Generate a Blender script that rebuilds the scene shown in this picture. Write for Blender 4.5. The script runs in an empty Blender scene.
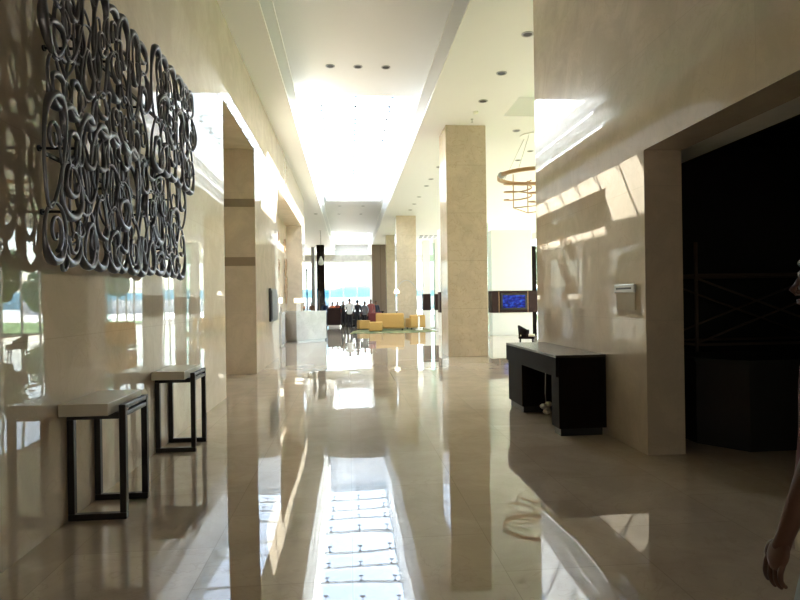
import bpy, bmesh, math, random
from mathutils import Vector, Matrix, Euler, Quaternion
from math import sin, cos, pi, radians

S = bpy.context.scene
COL = S.collection
random.seed(7)

# ------------------------------------------------------------------ helpers
class MB:
    """collects shapes; build() links them as ONE mesh object"""
    def __init__(self):
        self.bm = bmesh.new()
        self.mi = 0

    def _mark(self, faces, smooth=False):
        for f in faces:
            f.material_index = self.mi
            f.smooth = smooth

    def box(self, a, b, bevel=0.0, seg=2):
        x0, y0, z0 = [min(p, q) for p, q in zip(a, b)]
        x1, y1, z1 = [max(p, q) for p, q in zip(a, b)]
        t = bmesh.new()
        bmesh.ops.create_cube(t, size=1.0)
        for v in t.verts:
            v.co = Vector(((x0 + x1) / 2 + v.co.x * (x1 - x0), (y0 + y1) / 2 + v.co.y * (y1 - y0), (z0 + z1) / 2 + v.co.z * (z1 - z0)))
        if bevel > 0:
            bmesh.ops.bevel(t, geom=list(t.edges), offset=bevel, segments=seg, profile=0.5, affect='EDGES')
        self.merge(t, smooth=False)
        return self

    def merge(self, t, mat=None, smooth=None):
        vm = {}
        for v in t.verts:
            vm[v] = self.bm.verts.new(mat @ v.co if mat else v.co)
        for f in t.faces:
            try:
                nf = self.bm.faces.new([vm[v] for v in f.verts])
            except ValueError:
                continue
            nf.material_index = self.mi
            nf.smooth = f.smooth if smooth is None else smooth
        t.free()

    def quad(self, pts):
        vs = [self.bm.verts.new(p) for p in pts]
        f = self.bm.faces.new(vs)
        f.material_index = self.mi
        return self

    def prism(self, pts, z0, z1):
        n = len(pts)
        lo = [self.bm.verts.new((p[0], p[1], z0)) for p in pts]
        hi = [self.bm.verts.new((p[0], p[1], z1)) for p in pts]
        fs = [self.bm.faces.new(lo[::-1]), self.bm.faces.new(hi)]
        for i in range(n):
            fs.append(self.bm.faces.new((lo[i], lo[(i + 1) % n], hi[(i + 1) % n], hi[i])))
        self._mark(fs)
        return self

    def tube(self, pts, r, sides=8, closed=False, flat=1.0, up=None, caps=True):
        """sweep a round (or flattened) section along pts; r is a number or a list"""
        pts = [Vector(p) for p in pts]
        n = len(pts)
        rs = r if isinstance(r, (list, tuple)) else [r] * n
        ref = Vector(up) if up else None
        rings = []
        for i, p in enumerate(pts):
            if closed:
                t = pts[(i + 1) % n] - pts[i - 1]
            else:
                t = pts[min(i + 1, n - 1)] - pts[max(i - 1, 0)]
            t.normalize()
            q = ref if ref is not None else (Vector((0, 0, 1)) if abs(t.z) < 0.9 else Vector((1, 0, 0)))
            s = t.cross(q)
            if s.length < 1e-5:
                s = t.cross(Vector((0, 1, 0)))
            s.normalize()
            q2 = s.cross(t).normalized()
            ring = []
            for k in range(sides):
                a = 2 * pi * k / sides
                ring.append(self.bm.verts.new(p + s * (cos(a) * rs[i]) + q2 * (sin(a) * rs[i] * flat)))
            rings.append(ring)
        fs = []
        m = n if closed else n - 1
        for i in range(m):
            A, B = rings[i], rings[(i + 1) % n]
            for k in range(sides):
                fs.append(self.bm.faces.new((A[k], A[(k + 1) % sides], B[(k + 1) % sides], B[k])))
        self._mark(fs, True)
        if not closed and caps:
            self._mark([self.bm.faces.new(rings[0][::-1]), self.bm.faces.new(rings[-1])])
        return self

    def lathe(self, prof, c=(0, 0, 0), n=24, axis='z'):
        rings = []
        for (r, z) in prof:
            ring = []
            for k in range(n):
                a = 2 * pi * k / n
                p = Vector((r * cos(a), r * sin(a), z))
                if axis == 'x':
                    p = Vector((p.z, p.x, p.y))
                ring.append(self.bm.verts.new(Vector(c) + p))
            rings.append(ring)
        fs = []
        for i in range(len(rings) - 1):
            for k in range(n):
                fs.append(self.bm.faces.new((rings[i][k], rings[i][(k + 1) % n], rings[i + 1][(k + 1) % n], rings[i + 1][k])))
        self._mark(fs, True)
        self._mark([self.bm.faces.new(rings[0][::-1]), self.bm.faces.new(rings[-1])])
        return self

    def ball(self, c, r, sub=2, scale=(1, 1, 1)):
        t = bmesh.new()
        bmesh.ops.create_icosphere(t, subdivisions=sub, radius=r)
        for v in t.verts:
            v.co = Vector((c[0] + v.co.x * scale[0], c[1] + v.co.y * scale[1], c[2] + v.co.z * scale[2]))
        self.merge(t, smooth=True)
        return self

    def build(self, name, mats, parent=None, loc=None, fix=True):
        me = bpy.data.meshes.new(name)
        if fix:
            bmesh.ops.recalc_face_normals(self.bm, faces=list(self.bm.faces))
        self.bm.to_mesh(me)
        self.bm.free()
        if not isinstance(mats, (list, tuple)):
            mats = [mats]
        for m in mats:
            me.materials.append(m)
        o = bpy.data.objects.new(name, me)
        COL.objects.link(o)
        if parent:
            o.parent = parent
        if loc:
            o.location = loc
        return o


def tag(o, label, cat, group=None, kind=None):
    o['label'] = label
    o['category'] = cat
    if group:
        o['group'] = group
    if kind:
        o['kind'] = kind
    return o


def thing(name, label, cat, loc=(0, 0, 0), rz=0.0, group=None):
    o = bpy.data.objects.new(name, None)
    o.empty_display_size = 0.1
    COL.objects.link(o)
    o.location = loc
    o.rotation_euler = (0, 0, rz)
    return tag(o, label, cat, group)


def struct(o):
    o['kind'] = 'structure'
    return o


def dup(root, loc, rz=None, label=None, name=None):
    def cp(o, parent):
        c = o.copy()
        COL.objects.link(c)
        if parent:
            c.parent = parent
        for ch in [x for x in bpy.data.objects if x.parent == o]:
            cp(ch, c)
        return c
    r = cp(root, None)
    r.location = loc
    if rz is not None:
        r.rotation_euler = (0, 0, rz)
    if label:
        r['label'] = label
    return r


# ------------------------------------------------------------------ materials
def new_mat(name):
    m = bpy.data.materials.new(name)
    m.use_nodes = True
    nt = m.node_tree
    b = nt.nodes['Principled BSDF']
    return m, nt, b


def N(nt, kind, **kw):
    n = nt.nodes.new(kind)
    for k, v in kw.items():
        setattr(n, k, v)
    return n


def rgba(c):
    return (c[0], c[1], c[2], 1.0)


def simple(name, col, rough=0.5, metal=0.0, ior=1.45, noise=0.08, scale=8.0, bump=0.0, emit=None, estr=0.0, coat=0.0):
    """plain coloured surface with a faint procedural mottling"""
    m, nt, b = new_mat(name)
    tc = N(nt, 'ShaderNodeTexCoord')
    nz = N(nt, 'ShaderNodeTexNoise')
    nz.inputs['Scale'].default_value = scale
    nz.inputs['Detail'].default_value = 4
    nt.links.new(tc.outputs['Object'], nz.inputs['Vector'])
    mx = N(nt, 'ShaderNodeMix', data_type='RGBA')
    mx.inputs[6].default_value = rgba([c * (1 - noise) for c in col])
    mx.inputs[7].default_value = rgba([min(1, c * (1 + noise)) for c in col])
    nt.links.new(nz.outputs['Fac'], mx.inputs[0])
    nt.links.new(mx.outputs[2], b.inputs['Base Color'])
    b.inputs['Roughness'].default_value = rough
    b.inputs['Metallic'].default_value = metal
    b.inputs['IOR'].default_value = ior
    b.inputs['Coat Weight'].default_value = coat
    b.inputs['Coat Roughness'].default_value = 0.05
    if bump:
        bp = N(nt, 'ShaderNodeBump')
        bp.inputs['Strength'].default_value = bump
        bp.inputs['Distance'].default_value = 0.01
        nt.links.new(nz.outputs['Fac'], bp.inputs['Height'])
        nt.links.new(bp.outputs['Normal'], b.inputs['Normal'])
    if emit:
        b.inputs['Emission Color'].default_value = rgba(emit)
        b.inputs['Emission Strength'].default_value = estr
    return m


def marble(name, c1, c2, vein, tile, wall=True, rough=0.03, ior=1.6, joint=0.75, wob=0.0, offs=0.0, off_uv=(0, 0), msize=0.004):
    """polished stone slabs with joints; slabs run in world metres"""
    m, nt, b = new_mat(name)
    L = nt.links.new
    tc = N(nt, 'ShaderNodeTexCoord')
    sx = N(nt, 'ShaderNodeSeparateXYZ')
    L(tc.outputs['Object'], sx.inputs[0])
    cb = N(nt, 'ShaderNodeCombineXYZ')
    if wall:
        ad = N(nt, 'ShaderNodeMath', operation='ADD')
        L(sx.outputs['X'], ad.inputs[0])
        L(sx.outputs['Y'], ad.inputs[1])
        L(ad.outputs[0], cb.inputs['X'])
        L(sx.outputs['Z'], cb.inputs['Y'])
    else:
        L(sx.outputs['Y'], cb.inputs['X'])
        L(sx.outputs['X'], cb.inputs['Y'])
    mp = N(nt, 'ShaderNodeMapping')
    mp.inputs['Location'].default_value = (off_uv[0], off_uv[1], 0)
    L(cb.outputs[0], mp.inputs['Vector'])
    br = N(nt, 'ShaderNodeTexBrick')
    br.offset = offs
    br.inputs['Scale'].default_value = 1.0
    br.inputs['Brick Width'].default_value = tile[0]
    br.inputs['Row Height'].default_value = tile[1]
    br.inputs['Mortar Size'].default_value = msize
    br.inputs['Mortar Smooth'].default_value = 0.2
    br.inputs['Color1'].default_value = rgba(c1)
    br.inputs['Color2'].default_value = rgba(c2)
    br.inputs['Mortar'].default_value = rgba([c * joint for c in c1])
    L(mp.outputs[0], br.inputs['Vector'])
    # soft clouds and thin veins in the stone
    n1 = N(nt, 'ShaderNodeTexNoise')
    n1.inputs['Scale'].default_value = 1.7
    n1.inputs['Detail'].default_value = 8
    n1.inputs['Roughness'].default_value = 0.65
    n1.inputs['Distortion'].default_value = 0.8
    L(tc.outputs['Object'], n1.inputs['Vector'])
    r1 = N(nt, 'ShaderNodeValToRGB')
    r1.color_ramp.elements[0].position = 0.40
    r1.color_ramp.elements[0].color = (0.90, 0.90, 0.90, 1)
    r1.color_ramp.elements[1].position = 0.62
    r1.color_ramp.elements[1].color = (1.04, 1.04, 1.04, 1)
    L(n1.outputs['Fac'], r1.inputs[0])
    mu = N(nt, 'ShaderNodeMix', data_type='RGBA', blend_type='MULTIPLY')
    mu.inputs[0].default_value = 1.0
    L(br.outputs['Color'], mu.inputs[6])
    L(r1.outputs[0], mu.inputs[7])
    n2 = N(nt, 'ShaderNodeTexNoise')
    n2.inputs['Scale'].default_value = 2.6
    n2.inputs['Detail'].default_value = 6
    n2.inputs['Distortion'].default_value = 1.6
    L(tc.outputs['Object'], n2.inputs['Vector'])
    r2 = N(nt, 'ShaderNodeValToRGB')
    e = r2.color_ramp.elements
    e[0].position = 0.485
    e[0].color = (0, 0, 0, 1)
    e[1].position = 0.5
    e[1].color = (0.5, 0.5, 0.5, 1)
    k = e.new(0.515)
    k.color = (0, 0, 0, 1)
    L(n2.outputs['Fac'], r2.inputs[0])
    mv = N(nt, 'ShaderNodeMix', data_type='RGBA')
    mv.inputs[7].default_value = rgba(vein)
    L(r2.outputs[0], mv.inputs[0])
    L(mu.outputs[2], mv.inputs[6])
    L(mv.outputs[2], b.inputs['Base Color'])
    b.inputs['Roughness'].default_value = rough
    b.inputs['IOR'].default_value = ior
    if wob:
        n3 = N(nt, 'ShaderNodeTexNoise')
        n3.inputs['Scale'].default_value = 0.55
        n3.inputs['Detail'].default_value = 1.5
        L(tc.outputs['Object'], n3.inputs['Vector'])
        bp = N(nt, 'ShaderNodeBump')
        bp.inputs['Strength'].default_value = 1.0
        bp.inputs['Distance'].default_value = wob
        L(n3.outputs['Fac'], bp.inputs['Height'])
        L(bp.outputs['Normal'], b.inputs['Normal'])
    return m


def glass(name, tint=(1, 1, 1)):
    """thin clear pane: see-through with a Fresnel reflection"""
    m = bpy.data.materials.new(name)
    m.use_nodes = True
    nt = m.node_tree
    nt.nodes.clear()
    out = N(nt, 'ShaderNodeOutputMaterial')
    mx = N(nt, 'ShaderNodeMixShader')
    tr = N(nt, 'ShaderNodeBsdfTransparent')
    gl = N(nt, 'ShaderNodeBsdfGlossy')
    lw = N(nt, 'ShaderNodeLayerWeight')
    lw.inputs['Blend'].default_value = 0.5
    pw = N(nt, 'ShaderNodeMath', operation='POWER')
    pw.inputs[1].default_value = 5.0
    fr = N(nt, 'ShaderNodeMath', operation='MULTIPLY_ADD')
    fr.inputs[1].default_value = 0.90
    fr.inputs[2].default_value = 0.05
    nt.links.new(lw.outputs['Facing'], pw.inputs[0])
    nt.links.new(pw.outputs[0], fr.inputs[0])
    tr.inputs['Color'].default_value = rgba(tint)
    gl.inputs['Roughness'].default_value = 0.02
    nt.links.new(fr.outputs[0], mx.inputs[0])
    nt.links.new(tr.outputs[0], mx.inputs[1])
    nt.links.new(gl.outputs[0], mx.inputs[2])
    nt.links.new(mx.outputs[0], out.inputs[0])
    return m


def wood(name, c1, c2, rough=0.35, scale=6.0, spec=0.5):
    m, nt, b = new_mat(name)
    L = nt.links.new
    tc = N(nt, 'ShaderNodeTexCoord')
    mp = N(nt, 'ShaderNodeMapping')
    mp.inputs['Scale'].default_value = (scale, scale, 0.6)
    L(tc.outputs['Object'], mp.inputs['Vector'])
    nz = N(nt, 'ShaderNodeTexNoise')
    nz.inputs['Scale'].default_value = 3.0
    nz.inputs['Detail'].default_value = 6
    nz.inputs['Distortion'].default_value = 0.6
    L(mp.outputs[0], nz.inputs['Vector'])
    mx = N(nt, 'ShaderNodeMix', data_type='RGBA')
    mx.inputs[6].default_value = rgba(c1)
    mx.inputs[7].default_value = rgba(c2)
    L(nz.outputs['Fac'], mx.inputs[0])
    L(mx.outputs[2], b.inputs['Base Color'])
    b.inputs['Roughness'].default_value = rough
    b.inputs['Specular IOR Level'].default_value = spec
    return m


M = {}
M['floor'] = marble('polished_floor_marble', (0.575, 0.485, 0.385), (0.505, 0.42, 0.33), (0.45, 0.37, 0.285), (1.1, 0.9), wall=False, rough=0.008, ior=1.88, joint=0.72, wob=0.010, offs=0.5, msize=0.003)
M['wall'] = marble('polished_wall_marble', (0.61, 0.52, 0.412), (0.585, 0.495, 0.39), (0.52, 0.43, 0.33), (2.7, 1.37), rough=0.010, ior=1.72, joint=0.88, wob=0.003, off_uv=(1.16, 0))
M['column'] = marble('column_marble', (0.58, 0.495, 0.375), (0.555, 0.47, 0.355), (0.38, 0.29, 0.19), (9.0, 1.365), rough=0.10, ior=1.5, joint=0.80, msize=0.008)
M['band'] = simple('brown_stone_band', (0.27, 0.215, 0.155), 0.15)
M['ceiling'] = simple('white_ceiling_paint', (0.79, 0.80, 0.81), 0.6, noise=0.01, scale=2)
M['grey_board'] = simple('grey_plaster_board', (0.78, 0.78, 0.74), 0.7)
M['white'] = simple('white_lacquer', (0.82, 0.82, 0.80), 0.3, noise=0.02)
M['white_marble'] = marble('white_counter_marble', (0.60, 0.61, 0.62), (0.58, 0.59, 0.60), (0.36, 0.37, 0.39), (5, 5), rough=0.12, ior=1.5, joint=0.9)
M['dark_wood'] = wood('dark_wenge_wood', (0.007, 0.0045, 0.0035), (0.013, 0.008, 0.006), 0.6, spec=0.06)
M['desk_top'] = wood('dark_desk_top_veneer', (0.05, 0.038, 0.030), (0.075, 0.056, 0.043), 0.25)
M['brown_wood'] = wood('brown_wall_veneer', (0.16, 0.115, 0.085), (0.22, 0.16, 0.12), 0.45)
M['band_wood'] = wood('dark_brown_band_veneer', (0.022, 0.0095, 0.008), (0.034, 0.015, 0.012), 0.5, spec=0.2)
M['bench_metal'] = simple('dark_bronze_bench_metal', (0.018, 0.013, 0.011), 0.32, metal=0.3)
M['bench_stone'] = simple('bench_stone', (0.66, 0.62, 0.53), 0.22, noise=0.05, scale=5)
M['gunmetal'] = simple('gunmetal_grey_metal', (0.19, 0.195, 0.23), 0.30, metal=0.8, noise=0.15, scale=5)
M['black'] = simple('black_metal', (0.012, 0.012, 0.013), 0.4)
M['dark_room'] = simple('unlit_room_dark', (0.022, 0.022, 0.020), 0.8)  # darkness of the unlit room put into the colour
M['dark_rust'] = simple('rusty_scaffold_steel', (0.13, 0.085, 0.06), 0.6)
M['crate'] = wood('black_counter_wood', (0.010, 0.008, 0.007), (0.016, 0.012, 0.010), 0.6)
M['steel'] = simple('brushed_steel', (0.38, 0.39, 0.40), 0.3, metal=0.9)
M['alu'] = simple('white_aluminium_frame', (0.70, 0.72, 0.72), 0.35)
M['bronze'] = simple('brass_bronze', (0.40, 0.25, 0.15), 0.25, metal=0.85)
M['gold'] = simple('pale_brass', (0.40, 0.25, 0.14), 0.45, metal=0.2)
M['yellow'] = simple('mustard_upholstery', (0.56, 0.345, 0.115), 0.85, noise=0.12, scale=30, bump=0.2)
M['maroon'] = simple('maroon_upholstery', (0.17, 0.035, 0.035), 0.8)
M['glass'] = glass('clear_window_glass', (0.94, 0.97, 0.97))
M['tinted_glass'] = glass('tinted_window_glass', (0.55, 0.58, 0.58))
M['lobby_glass'] = glass('pale_grey_lobby_glass', (0.72, 0.74, 0.74))
M['grey_glass'] = glass('bronze_grey_entrance_glass', (0.48, 0.44, 0.38))
M['pale_glass'] = glass('pale_green_glass', (0.80, 0.90, 0.88))
M['blue_glass'] = glass('pale_blue_glass', (0.62, 0.74, 0.85))
M['shade'] = simple('white_lamp_shade', (0.85, 0.83, 0.76), 0.7, emit=(1, 0.9, 0.7), estr=1.2)
M['curtain'] = simple('sheer_white_curtain', (0.85, 0.86, 0.86), 0.9)
M['valance'] = simple('grey_patterned_valance', (0.42, 0.41, 0.38), 0.7, noise=0.5, scale=3)
M['grass'] = simple('lawn_green', (0.10, 0.22, 0.05), 0.9, noise=0.4, scale=3)
M['leaf'] = simple('tree_foliage', (0.07, 0.16, 0.045), 0.7, noise=0.5, scale=6, bump=0.6)
M['bark'] = simple('tree_bark', (0.12, 0.085, 0.055), 0.9, noise=0.3)
M['sea'] = simple('sea_water_glare', (0.55, 0.65, 0.68), 0.35, noise=0.05, scale=0.05)  # white glare on the water put into the pale colour
M['hill'] = simple('hazy_blue_hills', (0.06, 0.23, 0.32), 0.9, noise=0.35, scale=0.02)
M['terrace'] = simple('pale_terrace_paving', (0.72, 0.71, 0.68), 0.7)
M['rubber'] = simple('black_rubber', (0.02, 0.02, 0.02), 0.6)
M['cream'] = simple('cream_leather', (0.70, 0.62, 0.50), 0.5)
M['plastic'] = simple('white_plastic', (0.78, 0.76, 0.70), 0.4)
M['plate'] = simple('beige_plate', (0.42, 0.35, 0.24), 0.35)

def rug_mat():
    m, nt, b = new_mat('green_patterned_rug')
    L = nt.links.new
    tc = N(nt, 'ShaderNodeTexCoord')
    nz = N(nt, 'ShaderNodeTexNoise')
    nz.inputs['Scale'].default_value = 2.2
    nz.inputs['Detail'].default_value = 3
    L(tc.outputs['Object'], nz.inputs['Vector'])
    r = N(nt, 'ShaderNodeValToRGB')
    e = r.color_ramp.elements
    e[0].position = 0.38
    e[0].color = (0.09, 0.13, 0.04, 1)
    e[1].position = 0.62
    e[1].color = (0.38, 0.35, 0.17, 1)
    k = e.new(0.5)
    k.color = (0.17, 0.20, 0.09, 1)
    L(nz.outputs['Fac'], r.inputs[0])
    L(r.outputs[0], b.inputs['Base Color'])
    b.inputs['Roughness'].default_value = 0.95
    return m
M['rug'] = rug_mat()

def screen_mat():
    m, nt, b = new_mat('blue_screen_picture')
    L = nt.links.new
    tc = N(nt, 'ShaderNodeTexCoord')
    mp = N(nt, 'ShaderNodeMapping')
    mp.inputs['Scale'].default_value = (3.2, 1, 6)
    L(tc.outputs['Object'], mp.inputs['Vector'])
    nz = N(nt, 'ShaderNodeTexNoise')
    nz.inputs['Scale'].default_value = 1.6
    nz.inputs['Detail'].default_value = 4
    L(mp.outputs[0], nz.inputs['Vector'])
    r = N(nt, 'ShaderNodeValToRGB')
    e = r.color_ramp.elements
    e[0].position = 0.35
    e[0].color = (0.001, 0.004, 0.06, 1)
    e[1].position = 0.72
    e[1].color = (0.03, 0.16, 0.75, 1)
    k = e.new(0.52)
    k.color = (0.002, 0.015, 0.33, 1)
    L(nz.outputs['Fac'], r.inputs[0])
    b.inputs['Base Color'].default_value = (0.01, 0.01, 0.02, 1)
    b.inputs['Roughness'].default_value = 0.4
    b.inputs['Specular IOR Level'].default_value = 0.1
    L(r.outputs[0], b.inputs['Emission Color'])
    b.inputs['Emission Strength'].default_value = SCREEN
    return m

# ------------------------------------------------------------------ light and camera levels
SKY = 1.0
SUN = 45.0
EXPO = 0.88
SCREEN = 0.55
M['screen'] = screen_mat()

# ------------------------------------------------------------------ room shell
XL, XR = -2.1, 3.0            # faces of the two marble walls of the hall
ZC = 6.6                      # main ceiling
YB, YN = -6.0, 62.0           # wall behind the camera, window wall at the far end
XW, XE = -10.0, 14.0          # far west wall, east glazing

fl = MB()
fl.box((XW - .3, YB - .3, -0.2), (XE + .3, YN + .3, 0))
struct(fl.build('floor', M['floor']))

# left marble wall with two tall recesses
PZ = 5.1
w = MB()
XB = -2.82
w.box((XB, YB, 0), (XL, 9.95, ZC))
w.box((XB, 9.95, PZ), (XL, 13.2, ZC))
w.box((XB, 13.2, 0), (XL, 17.4, ZC))
w.box((XB, 17.4, PZ), (XL, 26.4, ZC))
w.box((XB, 26.4, 0), (XL, 27.9, ZC))
w.box((XB - .2, YB, 0), (XB, 27.9, ZC))
wl = struct(w.build('wall_left', M['wall']))
for z0, z1 in ((3.79, 3.97), (2.45, 2.65)):
    b_ = MB()
    b_.box((XB, 13.185, z0), (XL - .004, 13.2, z1))
    struct(b_.build('stone_band', M['band'], wl))

# right marble wall with the low wide opening
RZ = 3.1
w = MB()
w.box((XR, 5.55, 0), (XR + .4, 8.9, ZC))
w.box((XR, 0.5, RZ), (XR + .4, 5.55, ZC))
w.box((XR, YB, 0), (XR + .4, 0.5, ZC))
w.box((XR + .4, 8.7, 0), (9.0, 8.9, ZC))
struct(w.build('wall_right', M['wall']))
# the unlit room behind the opening
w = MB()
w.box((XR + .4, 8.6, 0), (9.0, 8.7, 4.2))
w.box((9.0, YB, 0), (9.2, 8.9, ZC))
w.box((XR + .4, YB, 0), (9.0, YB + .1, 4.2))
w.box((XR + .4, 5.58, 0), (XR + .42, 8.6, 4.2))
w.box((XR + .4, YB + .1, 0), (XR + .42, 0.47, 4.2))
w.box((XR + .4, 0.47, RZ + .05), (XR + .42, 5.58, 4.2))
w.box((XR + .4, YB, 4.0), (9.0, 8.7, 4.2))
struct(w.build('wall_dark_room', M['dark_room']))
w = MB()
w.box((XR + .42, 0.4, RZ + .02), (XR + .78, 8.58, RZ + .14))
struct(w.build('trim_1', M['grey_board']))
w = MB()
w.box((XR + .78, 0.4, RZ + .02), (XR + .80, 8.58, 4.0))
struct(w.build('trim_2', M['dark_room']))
w = MB()
RG0, RG1, RGZ = -1.9, 2.8, 3.6        # glazed entrance behind the camera
w.box((XW - .2, YB - .2, 0), (RG0, YB, ZC + 1.4))
w.box((RG1, YB - .2, 0), (XR + .4, YB, ZC + 1.4))
w.box((RG0, YB - .2, RGZ), (RG1, YB, ZC + 1.4))
struct(w.build('wall_rear', M['wall']))
w = MB()
w.box((XW - .2, YB, 0), (XW, YN, ZC + 1.2))
w.box((9.2, 8.7, 0), (XE, 8.9, ZC))
struct(w.build('wall_west', M['wall']))

# ceilings: solid slabs with holes on a cell grid
def slab(mb, x0, x1, y0, y1, z0, z1, holes):
    xs = sorted({x0, x1, *[h[0] for h in holes], *[h[1] for h in holes]})
    ys = sorted({y0, y1, *[h[2] for h in holes], *[h[3] for h in holes]})
    xs = [x for x in xs if x0 <= x <= x1]
    ys = [y for y in ys if y0 <= y <= y1]
    for i in range(len(xs) - 1):
        for j in range(len(ys) - 1):
            cx, cy = (xs[i] + xs[i + 1]) / 2, (ys[j] + ys[j + 1]) / 2
            if any(h[0] < cx < h[1] and h[2] < cy < h[3] for h in holes):
                continue
            mb.box((xs[i], ys[j], z0), (xs[i + 1], ys[j + 1], z1))

SKX0, SKX1 = -1.25, 1.95      # skylight width
SK1, SK2 = (16.8, 34.3), (50.5, 59.5)
c = MB()
LT = (4.25, 9.0, 10.5, 15.2)
slab(c, XW, XE, YB, YN, ZC, 6.68, [(-1.44, 2.10, -5.0, 61.0), LT])
slab(c, XW, XE, YB, YN, 6.68, 7.12, [(-1.76, 2.42, -5.3, 61.3), LT])
slab(c, XW, XE, YB, YN, 7.12, 7.20, [(-1.34, 2.02, -5.0, 61.0)])
slab(c, XW, XE, YB, YN, 7.20, 7.65, [(-1.66, 2.34, -5.3, 61.3)])
struct(c.build('ceiling', M['ceiling']))
c = MB()
slab(c, XW, XE, YB, YN, 7.65, 7.85, [(SKX0, SKX1, *SK1), (SKX0, SKX1, *SK2)])
for (a, b_) in (SK1, SK2):
    t = .15
    c.box((SKX0 - t, a - t, 7.85), (SKX0, b_ + t, 9.65))
    c.box((SKX1, a - t, 7.85), (SKX1 + t, b_ + t, 9.65))
    c.box((SKX0, a - t, 7.85), (SKX1, a, 9.65))
    c.box((SKX0, b_, 7.85), (SKX1, b_ + t, 9.65))
struct(c.build('ceiling_tray', M['ceiling']))

# fine light edges on the two steps of the tray
e = MB()
for (x, z, s) in ((-1.44, 6.6, 1), (-1.34, 7.12, 1), (2.10, 6.6, -1), (2.02, 7.12, -1)):
    e.box((x, -5.0, z - .012), (x + s * .022, 61.0, z + .02))
struct(e.build('trim_3', M['white']))

def skylight(n, y0, y1, step):
    m_ = MB()
    m_.box((SKX0, y0, 9.30), (SKX1, y1, 9.315))
    g = struct(m_.build('window_%d' % n, M['glass']))
    m_ = MB()
    k = 0
    y = y0 + .75
    while y < y1 - .2:
        m_.box((SKX0, y - .028, 9.20), (SKX1, y + .028, 9.28))
        y += step
    struct(m_.build('glazing_beam', M['alu'], g))
    y = y0 + .75
    m_ = MB()
    while y < y1 - .2:
        for x in (SKX0 + .28, (SKX0 + SKX1) / 2, SKX1 - .28):
            # small dark clamp: plate, stem and cross arm under each beam
            m_.box((x - .05, y - .05, 9.17), (x + .05, y + .05, 9.20))
            m_.tube([(x, y, 9.00), (x, y, 9.18)], .018, 6)
            m_.box((x - .09, y - .02, 8.98), (x + .09, y + .02, 9.015))
        y += step
    struct(m_.build('glazing_clamp', M['black'], g))
skylight(1, SK1[0], SK1[1], 1.55)
skylight(2, SK2[0], SK2[1], 1.55)

# unseen box added beside the skylight to keep sun out of the recess
m_ = MB(); m_.box((2.2, 21.9, 7.86), (9.0, 40.0, 10.9)); struct(m_.build('wall_sun_block', M['ceiling']))

# ---------- far window wall, east glazing
def glazing(n, axis, fixed, u0, u1, z0, z1, step, bars=(), pane='tinted_glass'):
    m_ = MB()
    if axis == 'y':
        m_.box((u0, fixed, z0), (u1, fixed + .012, z1))
    else:
        m_.box((fixed, u0, z0), (fixed + .012, u1, z1))
    g = struct(m_.build('window_%d' % n, M[pane]))
    m_ = MB()
    cnt = max(1, round((u1 - u0) / step))
    for i in range(cnt + 1):
        u = u0 + (u1 - u0) * i / cnt
        a, b_ = (u - .04, fixed - .05, z0), (u + .04, fixed + .06, z1)
        if axis != 'y':
            a, b_ = (fixed - .05, u - .04, z0), (fixed + .06, u + .04, z1)
        m_.box(a, b_)
    for z in (z0 + .03, z1 - .03, *bars):
        if axis == 'y':
            m_.box((u0, fixed - .04, z - .03), (u1, fixed + .05, z + .03))
        else:
            m_.box((fixed - .04, u0, z - .03), (fixed + .05, u1, z + .03))
    struct(m_.build('window_frame', M['alu'], g))
    return g
glazing(3, 'y', YN, -3.5, 2.35, 0, 5.95, 1.5)
glazing(4, 'y', YN, XW, -3.7, 0, 5.95, 1.5)
glazing(5, 'y', YN, 5.2, XE, 0, 5.95, 1.5, (3.0,))
glazing(7, 'y', YB - .1, RG0, RG1, 0, RGZ, 1.2, (2.6,), 'grey_glass')
glazing(6, 'x', XE, 9.0, YN, 0, 6.2, 1.9, (3.0,), 'lobby_glass')
w = MB()
w.box((XW, YN - .1, 5.95), (XE, YN + .2, ZC + 1.25))
w.box((-3.7, YN - .1, 0), (-3.5, YN + .2, 5.95))
w.box((2.35, YN - .1, 0), (5.2, YN + .2, 5.95))
w.box((XE - .05, 8.9, 6.2), (XE + .2, YN + .2, ZC + 1.25))
struct(w.build('wall_north', M['ceiling']))
w = MB()
w.box((-9.6, 60.9, 5.98), (2.6, 61.0, 6.58))
tag(w.build('window_valance', M['valance']), 'grey patterned valance band across the top of the far windows', 'valance')

# brown veneered wall to the right of the far window
w = MB()
w.box((2.05, 50, 0), (5.0, 50.4, 6.6))
struct(w.build('wall_brown', M['brown_wood']))
g_ = MB()
for i in range(1, 4):
    g_.box((2.05 + .74 * i - .01, 49.985, 0), (2.05 + .74 * i + .01, 50.0, 6.6))
struct(g_.build('panel_joint', M['dark_wood'], bpy.data.objects['wall_brown']))

# ---------- marble columns
def column(x0, x1, y0, y1, z1=ZC):
    m_ = MB()
    m_.box((x0, y0, 0), (x1, y1, z1), .006, 1)
    return struct(m_.build('column', M['column']))
column(2.80, 3.96, 16.05, 17.2)
column(2.80, 3.96, 33.2, 34.36)
column(2.85, 3.96, 43.0, 44.1)
m_ = MB(); m_.box((-2.75, 50.0, 0), (-2.1, 50.7, ZC), .01, 1)
struct(m_.build('column', M['dark_wood']))
m_ = MB(); m_.box((-3.35, 52.0, 0), (-3.05, 52.3, ZC), .01, 1)
struct(m_.build('column', M['steel']))

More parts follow.
